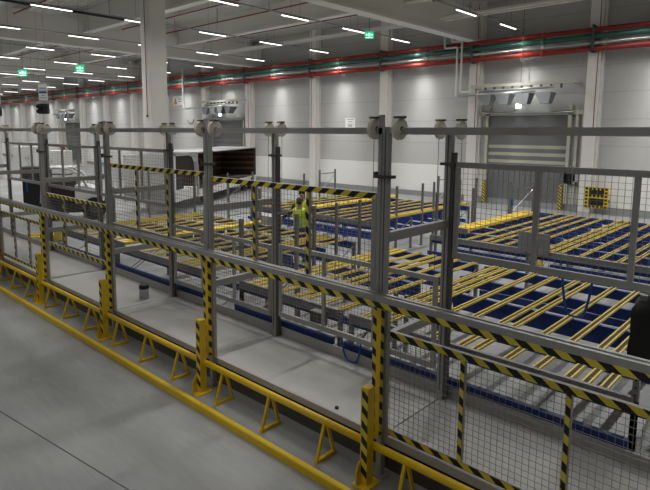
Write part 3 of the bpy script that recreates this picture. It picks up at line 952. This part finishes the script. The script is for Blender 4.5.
# black plastic sheet over the tall upright at the right
m = MB()
pts = []
rnd = random.Random(3)
prof = []
for j in range(9):
    z = 1.38 + j * 0.075
    ring = []
    for i in range(16):
        a = 2 * pi * i / 16
        rr = 1 / max(abs(cos(a)), abs(sin(a))) ** 0.7 + 0.05 * sin(5 * a) + rnd.uniform(-0.03, 0.03)
        rr *= (1.0 if j < 7 else 0.8 if j == 7 else 0.45)
        ring.append((-1.0 + 0.27 * rr * cos(a), 5.78 + 0.26 * rr * sin(a), z + rnd.uniform(-0.012, 0.012)))
    prof.append(ring)
vs = [v for r_ in prof for v in r_]
fs = []
for j in range(8):
    for i in range(16):
        a, b = j * 16 + i, j * 16 + (i + 1) % 16
        fs.append((a, b, b + 16, a + 16))
fs.append(tuple(range(15, -1, -1))); fs.append(tuple(range(128, 144)))
m._add(vs, fs)
solo('plastic_sheet', m, 'black_plastic', 'black plastic sheet draped over the rack upright at the right edge', 'sheet', smooth=True, loc=(-1.08, 5.78, 1.36))


# ------------------------------------------------------------------ workers
def skin_body(name, verts, edges, radii, material, parent, root=0, sub=2):
    me = bpy.data.meshes.new(name)
    me.from_pydata(verts, edges, [])
    o = bpy.data.objects.new(name, me)
    col.objects.link(o)
    o.parent = parent
    s = o.modifiers.new('skin', 'SKIN')
    s.use_smooth_shade = True
    for i, r in enumerate(radii):
        sv = me.skin_vertices[0].data[i]
        sv.radius = r if isinstance(r, tuple) else (r, r)
        sv.use_root = (i == root)
    u = o.modifiers.new('sub', 'SUBSURF'); u.levels = sub; u.render_levels = sub
    me.materials.append(MATS[material])
    return o


def person(lab, loc, rot, H, hair, arms, vest_sleeves):
    """figure faces local -Y; arms: list of (elbow, wrist, hand direction) for +x and -x sides"""
    t = Thing('person', lab, 'person', loc, 'workers between the racks', rot=rot)
    k = H / 1.75
    V, E, R_ = [], [], []

    def add(p, r, link=None):
        V.append(tuple(c * k for c in p)); R_.append(tuple(q * k for q in r) if isinstance(r, tuple) else r * k)
        if link is not None:
            E.append((link, len(V) - 1))
        return len(V) - 1
    pel = add((0, 0, 0.94), (0.15, 0.11))
    wai = add((0, -0.01, 1.10), (0.14, 0.10), pel)
    che = add((0, -0.01, 1.30), (0.165, 0.115), wai)
    nb = add((0, 0.0, 1.45), (0.10, 0.08), che)
    ne = add((0, -0.015, 1.52), 0.052, nb)
    h1 = add((0, -0.03, 1.60), (0.072, 0.085), ne)
    h2 = add((0, -0.025, 1.69), (0.074, 0.088), h1)
    for s in (1, -1):
        hp = add((s * 0.10, 0, 0.86), 0.095, pel)
        kn = add((s * 0.11, -0.02, 0.49), 0.062, hp)
        an = add((s * 0.115, 0.01, 0.09), 0.042, kn)
        add((s * 0.12, -0.15, 0.04), 0.038, an)
        sh = add((s * 0.185, 0.0, 1.41), 0.062, nb)
        el, wr = arms[0 if s > 0 else 1]
        e_ = add(el, 0.043, sh)
        w_ = add(wr, 0.029, e_)
        d = (Vector(wr) - Vector(el)).normalized()
        pm = Vector(wr) + d * 0.055
        p_ = add(tuple(pm), (0.032, 0.02), w_)
        sd = d.cross(Vector((0, 0, 1))).normalized()
        dn = Vector((0, 0, -1))
        for f in range(4):
            b0 = pm + d * 0.03 + sd * (0.026 * (f - 1.5) / 1.5)
            ln = (0.055, 0.065, 0.06, 0.048)[f]
            f0 = add(tuple(b0), 0.0095, p_)
            f1 = add(tuple(b0 + d * ln * 0.55 + dn * 0.008), 0.0085, f0)
            add(tuple(b0 + d * ln * 0.8 + dn * 0.03), 0.0075, f1)
        th = add(tuple(Vector(wr) + d * 0.03 + sd * 0.034 * s), 0.011, p_)
        add(tuple(Vector(wr) + d * 0.075 + sd * 0.052 * s + dn * 0.012), 0.009, th)
    skin_body('body', V, E, R_, 'skin', t.o, pel)
    # clothing: trousers, shirt sleeves, vest
    V, E, R_ = [], [], []
    a = add((0, 0, 1.02), (0.158, 0.118))
    b = add((0, 0, 0.92), (0.165, 0.125), a)
    for s in (1, -1):
        h = add((s * 0.10, 0, 0.84), 0.105, b)
        n = add((s * 0.11, -0.02, 0.49), 0.074, h)
        add((s * 0.115, 0.01, 0.10), 0.062, n)
    skin_body('trousers', V, E, R_, 'cloth_grey', t.o, a)
    V, E, R_ = [], [], []
    a = add((0, 0, 1.05), (0.148, 0.108))
    b = add((0, -0.01, 1.30), (0.162, 0.112), a)
    c = add((0, 0, 1.43), (0.095, 0.078), b)
    add((0, -0.01, 1.495), 0.058, c)
    for s in (1, -1):
        sh = add((s * 0.185, 0, 1.40), 0.064, c)
        el, wr = arms[0 if s > 0 else 1]
        e_ = add(el, 0.053, sh)
        add(tuple(Vector(el).lerp(Vector(wr), 0.95 if vest_sleeves else 0.2)), 0.040, e_)
    skin_body('jacket', V, E, R_, 'cloth_navy', t.o, a)
    V, E, R_ = [], [], []
    a = add((0, 0, 0.88), (0.190, 0.150))
    b = add((0, -0.01, 1.12), (0.182, 0.142), a)
    c = add((0, -0.01, 1.32), (0.205, 0.150), b)
    d = add((0, 0, 1.43), (0.125, 0.105), c)
    for s in (1, -1):
        add((s * 0.165, 0, 1.425), (0.078, 0.082), d)
    v = skin_body('vest', V, E, R_, 'vest', t.o, a)
    m = MB()
    for zc, rx, ry in ((1.00, 0.176, 0.138), (1.12, 0.174, 0.136)):
        n = 24
        ring = []
        for i in range(n):
            an = 2 * pi * i / n
            ring.append((rx * k * cos(an), ry * k * sin(an)))
        m.prism(ring, 2, (zc - 0.02) * k, (zc + 0.02) * k)
    mm = m.build('reflective_band', 'reflective', v)
    # head: hair cap, ears, nose, eyes, mouth
    hz = 1.665 * k
    m = MB().ball((0, 0.005 * k, hz + 0.045 * k), 0.088 * k, 0.103 * k, 0.085 * k, 18, 10)
    m.ball((0, 0.045 * k, hz - 0.005 * k), 0.082 * k, 0.068 * k, 0.075 * k, 16, 8)
    m.build('hair', hair, t.o, smooth=True)
    f = MB()
    f.prism([(-0.012 * k, hz - 0.035 * k), (0.012 * k, hz - 0.035 * k), (0.004 * k, hz + 0.012 * k), (-0.004 * k, hz + 0.012 * k)], 1, -0.135 * k, -0.10 * k)
    for s in (-1, 1):
        f.ball((s * 0.083 * k, -0.01 * k, hz - 0.01 * k), 0.012 * k, 0.022 * k, 0.032 * k, 8, 6)
    f.build('nose_and_ears', 'skin', t.o, smooth=True)
    e = MB()
    for s in (-1, 1):
        e.ball((s * 0.03 * k, -0.108 * k, hz + 0.008 * k), 0.013 * k, 0.008 * k, 0.008 * k, 8, 6)
        e.box(s * 0.03 * k - 0.018 * k, s * 0.03 * k + 0.018 * k, -0.115 * k, -0.104 * k, hz + 0.026 * k, hz + 0.031 * k)
    e.box(-0.024 * k, 0.024 * k, -0.118 * k, -0.108 * k, hz - 0.062 * k, hz - 0.056 * k)
    e.build('eyes_and_mouth', 'eye', t.o)
    sh = MB()
    for s in (-1, 1):
        sh.ball((s * 0.12 * k, -0.06 * k, 0.05 * k), 0.05 * k, 0.14 * k, 0.05 * k, 12, 8)
    sh.build('shoes', 'black_paint', t.o, smooth=True)
    return t


person('brown haired worker in yellow vest seen from behind, dark sleeve stretched to the left', (-10.12, 10.1, 0), radians(205), 1.69, 'hair_brown',
       [((0.43, -0.02, 1.24), (0.66, -0.08, 1.10)), ((-0.24, -0.10, 1.16), (-0.18, -0.34, 1.06))], True)
person('black haired worker in yellow vest standing behind the brown haired one, facing the camera', (-10.78, 10.85, 0), radians(40), 1.80, 'hair_black',
       [((0.30, -0.02, 1.12), (0.26, -0.22, 1.02)), ((-0.28, -0.02, 1.12), (-0.2, -0.24, 1.05))], False)
t = Thing('carton', 'pale grey carton on the rack left of the two workers', 'box', (-10.55, 9.55, 1.02))
t.part('box_body', MB().box(-10.8, -10.35, 9.35, 9.7, 1.02, 1.24), 'box_grey')
t.part('flap', MB().box(-10.8, -10.35, 9.35, 9.52, 1.24, 1.25).box(-10.8, -10.35, 9.53, 9.7, 1.24, 1.25), 'box_grey')


# ------------------------------------------------------------------ open sided truck by the column
def truck():
    A = Vector((-21.05, 14.45)); B = Vector((-26.2, 22.3))
    d = (B - A); L = d.length
    ang = math.atan2(d.y, d.x)
    t = Thing('truck', 'white box truck with its side open on a dark slatted load space', 'truck', (A.x, A.y, 0), rot=ang)
    # local frame: x along the open side, y to the left = away from the camera side
    W = 2.3
    z0, z1 = 0.80, 2.5
    t.local('roof', MB().box(-0.1, L, 0, W, z1 - 0.06, z1 + 0.02), 'box_grey', bevel=0.02)
    t.local('load_floor', MB().box(0, L, 0, W, z0 - 0.12, z0), 'wood')
    t.local('rear_wall', MB().box(0, L, W - 0.06, W, z0, z1), 'dark_liner')
    t.local('end_wall', MB().box(L - 0.08, L, 0, W, z0, z1), 'dark_liner')
    t.local('end_wall', MB().box(0, 0.08, 0.1, W, z0, z1), 'dark_liner')
    for z in (1.2, 1.55, 1.9, 2.2):
        t.local('slat', MB().box(0.1, L - 0.1, W - 0.12, W - 0.06, z - 0.06, z + 0.06), 'wood')
        t.local('slat', MB().box(L - 0.14, L - 0.08, 0.1, W - 0.15, z - 0.06, z + 0.06), 'wood')
    for x in (0.9, 2.6, 4.4, 6.2, 8.0):
        t.local('stanchion', MB().box(x - 0.05, x + 0.05, W - 0.16, W - 0.1, z0, z1), 'wood')
    t.local('corner_post', MB().box(-0.06, 0.1, 0, 0.12, z0 - 0.1, z1), 'galvanised')
    t.local('corner_post', MB().box(L - 0.1, L, 0, 0.1, z0 - 0.1, z1), 'dark_steel')
    t.local('side_skirt', MB().box(0.05, L, -0.02, 0.03, 0.45, z0), 'white_paint')
    t.local('chassis', MB().box(0, L, 0.5, W - 0.5, 0.5, z0 - 0.12), 'black_paint')
    for x in (1.4, L - 2.0, L - 0.9):
        for y in (0.14, W - 0.14):
            w = t.local('wheel', MB().cyl((x, y - 0.13, 0.42), (x, y + 0.13, 0.42), 0.42, 24), 'rubber', smooth=True)
            t.local('wheel_hub', MB().cyl((x, y - 0.14, 0.42), (x, y + 0.14, 0.42), 0.2, 14), 'galvanised', w)
    # rolled side curtain hanging as a bow at the left end of the opening
    bow = [(0.0, 0.02, 0.55), (-0.02, 0.02, 1.7), (-0.1, 0.02, 2.1), (-0.35, 0.02, 2.36), (-0.8, 0.02, 2.45), (-2.4, 0.02, 2.47)]
    m = MB()
    for a, b in zip(bow[:-1], bow[1:]):
        m.bar(a, b, 0.12, 0.16, up=(0, 1, 0))
    t.local('rolled_curtain', m, 'galvanised')
    t.local('front_wall', MB().box(-2.4, -2.3, 0, W, 0.5, 2.45), 'white_paint')
    t.local('tool_box', MB().box(-1.9, -1.1, 0.2, 0.9, 0.95, 1.45), 'black_paint')
    t.local('front_platform', MB().box(-2.4, 0, 0.0, W, 0.5, 0.95), 'white_paint')


truck()


# ------------------------------------------------------------------ tow tractor and trolley at the left
def tractor():
    t = Thing('tow_tractor', 'grey and white tow tractor with big black wheel at the left', 'vehicle', (-21.7, 9.1, 0), rot=radians(60))
    # local: x forward (towards the gates' far side), y left
    t.local('chassis', MB().box(-1.1, 1.1, -0.55, 0.55, 0.28, 0.62), 'black_paint', bevel=0.03)
    t.local('hood', MB().prism([(0.1, 0.6), (1.1, 0.6), (1.12, 0.95), (0.9, 1.2), (0.5, 1.32), (0.1, 1.35)], 1, -0.5, 0.5), 'white_paint', bevel=0.05)
    t.local('seat', MB().box(-0.75, -0.25, -0.3, 0.3, 0.62, 0.9).box(-0.85, -0.7, -0.3, 0.3, 0.8, 1.35), 'black_plastic')
    arch = [(0.55, -0.5, 1.3), (0.3, -0.5, 1.75), (-0.1, -0.5, 1.98), (-0.6, -0.5, 2.02), (-1.0, -0.5, 1.9), (-1.1, -0.5, 0.6)]
    t.local('roll_bar', MB().tube(arch, 0.045, 8), 'white_paint', smooth=True)
    t.local('roll_bar', MB().tube([(a, -b, c) for a, b, c in arch], 0.045, 8), 'white_paint', smooth=True)
    t.local('cabin', MB().box(-1.05, 0.15, -0.42, 0.42, 0.6, 1.6), 'dark_liner', bevel=0.05)
    t.local('roof', MB().box(-1.0, 0.1, -0.52, 0.52, 1.97, 2.04), 'white_paint', bevel=0.02)
    w = t.local('steering_wheel', MB().cyl((0.02, 0, 1.32), (-0.03, 0, 1.35), 0.18, 18), 'black_paint')
    t.local('steering_column', MB().cyl((0.2, 0, 1.1), (0.0, 0, 1.33), 0.03, 8), 'black_paint', w)
    for x, r in ((0.8, 0.43), (-0.75, 0.43)):
        for s in (-1, 1):
            o = t.local('wheel', MB().cyl((x, s * 0.48, r), (x, s * 0.68, r), r, 24), 'rubber', smooth=True)
            t.local('wheel_hub', MB().cyl((x, s * 0.47, r), (x, s * 0.69, r), r * 0.45, 14), 'dark_steel', o)
    t.local('mast_light', MB().cyl((1.0, 0.42, 1.2), (1.0, 0.42, 1.5), 0.03, 8).ball((1.0, 0.42, 1.6), 0.14, n=12, m=8), 'dark_steel', smooth=True)


tractor()
t = Thing('tool_trolley', 'tall black trolley with blue trim standing left of the tow tractor', 'trolley', (-24.4, 8.75, 0), rot=radians(60))
t.local('body', MB().box(-0.5, 0.5, -0.45, 0.45, 0.2, 1.85), 'black_paint', bevel=0.02)
t.local('trim', MB().box(-0.36, -0.30, -0.47, -0.45, 0.9, 1.4), 'blue_label')
t.local('top_tray', MB().box(-0.52, 0.52, -0.47, 0.47, 1.85, 1.92), 'dark_steel')
for x in (-0.4, 0.4):
    for y in (-0.35, 0.35):
        t.local('castor', MB().cyl((x, y - 0.03, 0.1), (x, y + 0.03, 0.1), 0.1, 12), 'rubber')
t = Thing('pallet_truck', 'small yellow pallet truck on the floor behind the fourth gate post', 'pallet truck', (-17.9, 6.4, 0), rot=0.7)
t.local('fork', MB().box(-0.55, 0.55, -0.26, -0.1, 0.05, 0.16).box(-0.55, 0.55, 0.1, 0.26, 0.05, 0.16), 'guard_yellow')
t.local('pump_body', MB().box(0.55, 0.8, -0.2, 0.2, 0.05, 0.4), 'guard_yellow', bevel=0.02)
t.local('handle', MB().tube([(0.75, 0, 0.4), (0.95, 0, 0.9)], 0.02, 8), 'black_paint')
t.local('wheel', MB().cyl((0.7, -0.1, 0.08), (0.7, 0.1, 0.08), 0.08, 12), 'rubber')
# pale cabinets far behind
for k, (x, y, h, lab) in enumerate([(-49.2, 17.2, 2.1, 'left of the two tall pale cabinets far behind the black trolley'),
                                    (-44.6, 17.3, 1.9, 'right of the two tall pale cabinets far behind the tow tractor')]):
    t = Thing('cabinet', lab, 'cabinet', (x, y, 0), 'pale cabinets at the far left', rot=radians(40))
    w = 1.25
    t.local('body', MB().box(-w, w, -0.5, 0.5, 0.08, h), 'white_paint', bevel=0.02)
    for s in (-1, 1):
        d = t.local('door', MB().box(min(0, s * w) + 0.03, max(0, s * w) - 0.03, -0.53, -0.5, 0.15, h - 0.06), 'sign_white')
        t.local('handle', MB().box(s * 0.12 - 0.02, s * 0.12 + 0.02, -0.56, -0.53, h * 0.5, h * 0.5 + 0.18), 'dark_steel', d)
    t.local('plinth', MB().box(-w, w, -0.45, 0.45, 0, 0.08), 'dark_steel')


# ------------------------------------------------------------------ hanging dock signs with traffic lights
def hanging_sign(x, y, lab, lab2):
    t = Thing('dock_sign', lab, 'sign', (x, y, 4.65), 'hanging dock signs', rot=radians(44))
    t.local('board', MB().box(-0.18, 0.18, -0.012, 0.012, 0, 0.66), 'sign_white')
    t.local('blue_band', MB().box(-0.155, 0.155, -0.017, -0.012, 0.29, 0.38), 'blue_label')
    t.local('print', MB().box(-0.13, 0.13, -0.016, -0.012, 0.48, 0.52).box(-0.16, 0.16, -0.016, -0.012, 0.41, 0.43).box(-0.06, 0.06, -0.016, -0.012, 0.19, 0.22).box(-0.16, 0.16, -0.016, -0.012, 0.1, 0.12), 'print_grey')
    t.local('suspension_wire', MB().cyl((-0.15, 0, 0.66), (-0.15, 0, 5.1), 0.010, 5).cyl((0.15, 0, 0.66), (0.15, 0, 5.1), 0.010, 5), 'galvanised')
    t = Thing('traffic_light', lab2, 'traffic light', (x, y, 4.1), 'hanging traffic lights', rot=radians(44))
    t.local('hanger', MB().cyl((-0.12, 0, 0.42), (-0.12, 0, 0.55), 0.006, 5).cyl((0.12, 0, 0.42), (0.12, 0, 0.55), 0.006, 5), 'galvanised')
    for s in (-1, 1):
        h = t.local('housing', MB().box(s * 0.11 - 0.085, s * 0.11 + 0.085, -0.1, 0.1, 0, 0.42), 'black_paint', bevel=0.02)
        for z in (0.11, 0.31):
            t.local('visor', MB().cyl((s * 0.12, -0.1, z), (s * 0.16, -0.2, z - 0.01), 0.085, 12), 'rubber', h)


hanging_sign(-24.1, 9.05, 'white hanging dock sign with blue band above the gate line', 'black twin traffic light hanging under the white sign near the gate line')
hanging_sign(-29.6, 8.95, 'white hanging dock sign at the left edge of the hall view', 'black twin traffic light hanging at the left edge of the hall view')

# ------------------------------------------------------------------ world, camera, output
w = bpy.data.worlds.new('hall_air')
sc.world = w
w.use_nodes = True
w.node_tree.nodes['Background'].inputs[0].default_value = (0.6, 0.62, 0.66, 1)
w.node_tree.nodes['Background'].inputs[1].default_value = 0.0

cd = bpy.data.cameras.new('camera')
cam = bpy.data.objects.new('camera', cd)
col.objects.link(cam)
yaw, pitch, roll = radians(43.47), radians(7.40), radians(0.39)
r = Vector((cos(yaw), sin(yaw), 0)); fh = Vector((-sin(yaw), cos(yaw), 0)); zz = Vector((0, 0, 1))
F = fh * cos(pitch) - zz * sin(pitch)
U = fh * sin(pitch) + zz * cos(pitch)
r2 = r * cos(roll) + U * sin(roll)
u2 = -r * sin(roll) + U * cos(roll)
M = Matrix(((r2.x, u2.x, -F.x, 0), (r2.y, u2.y, -F.y, 0), (r2.z, u2.z, -F.z, 3.4), (0, 0, 0, 1)))
cam.matrix_world = M
cd.sensor_width = 36.0
cd.sensor_fit = 'HORIZONTAL'
cd.lens = 550.5 * 36.0 / 650.0
cd.shift_x = (325 - 314.7) / 650.0
cd.shift_y = (204.3 - 245) / 650.0
cd.clip_start = 0.05
cd.clip_end = 300
sc.camera = cam

sc.view_settings.view_transform = 'Standard'
sc.view_settings.look = 'None'
sc.view_settings.gamma = 1.0
sc.view_settings.use_curve_mapping = False
sc.view_settings.exposure = -0.12
sc.cycles.use_denoising = True
sc.cycles.max_bounces = 8
sc.cycles.diffuse_bounces = 4
sc.cycles.caustics_reflective = False
sc.cycles.caustics_refractive = False
sc.cycles.sample_clamp_indirect = 4.0
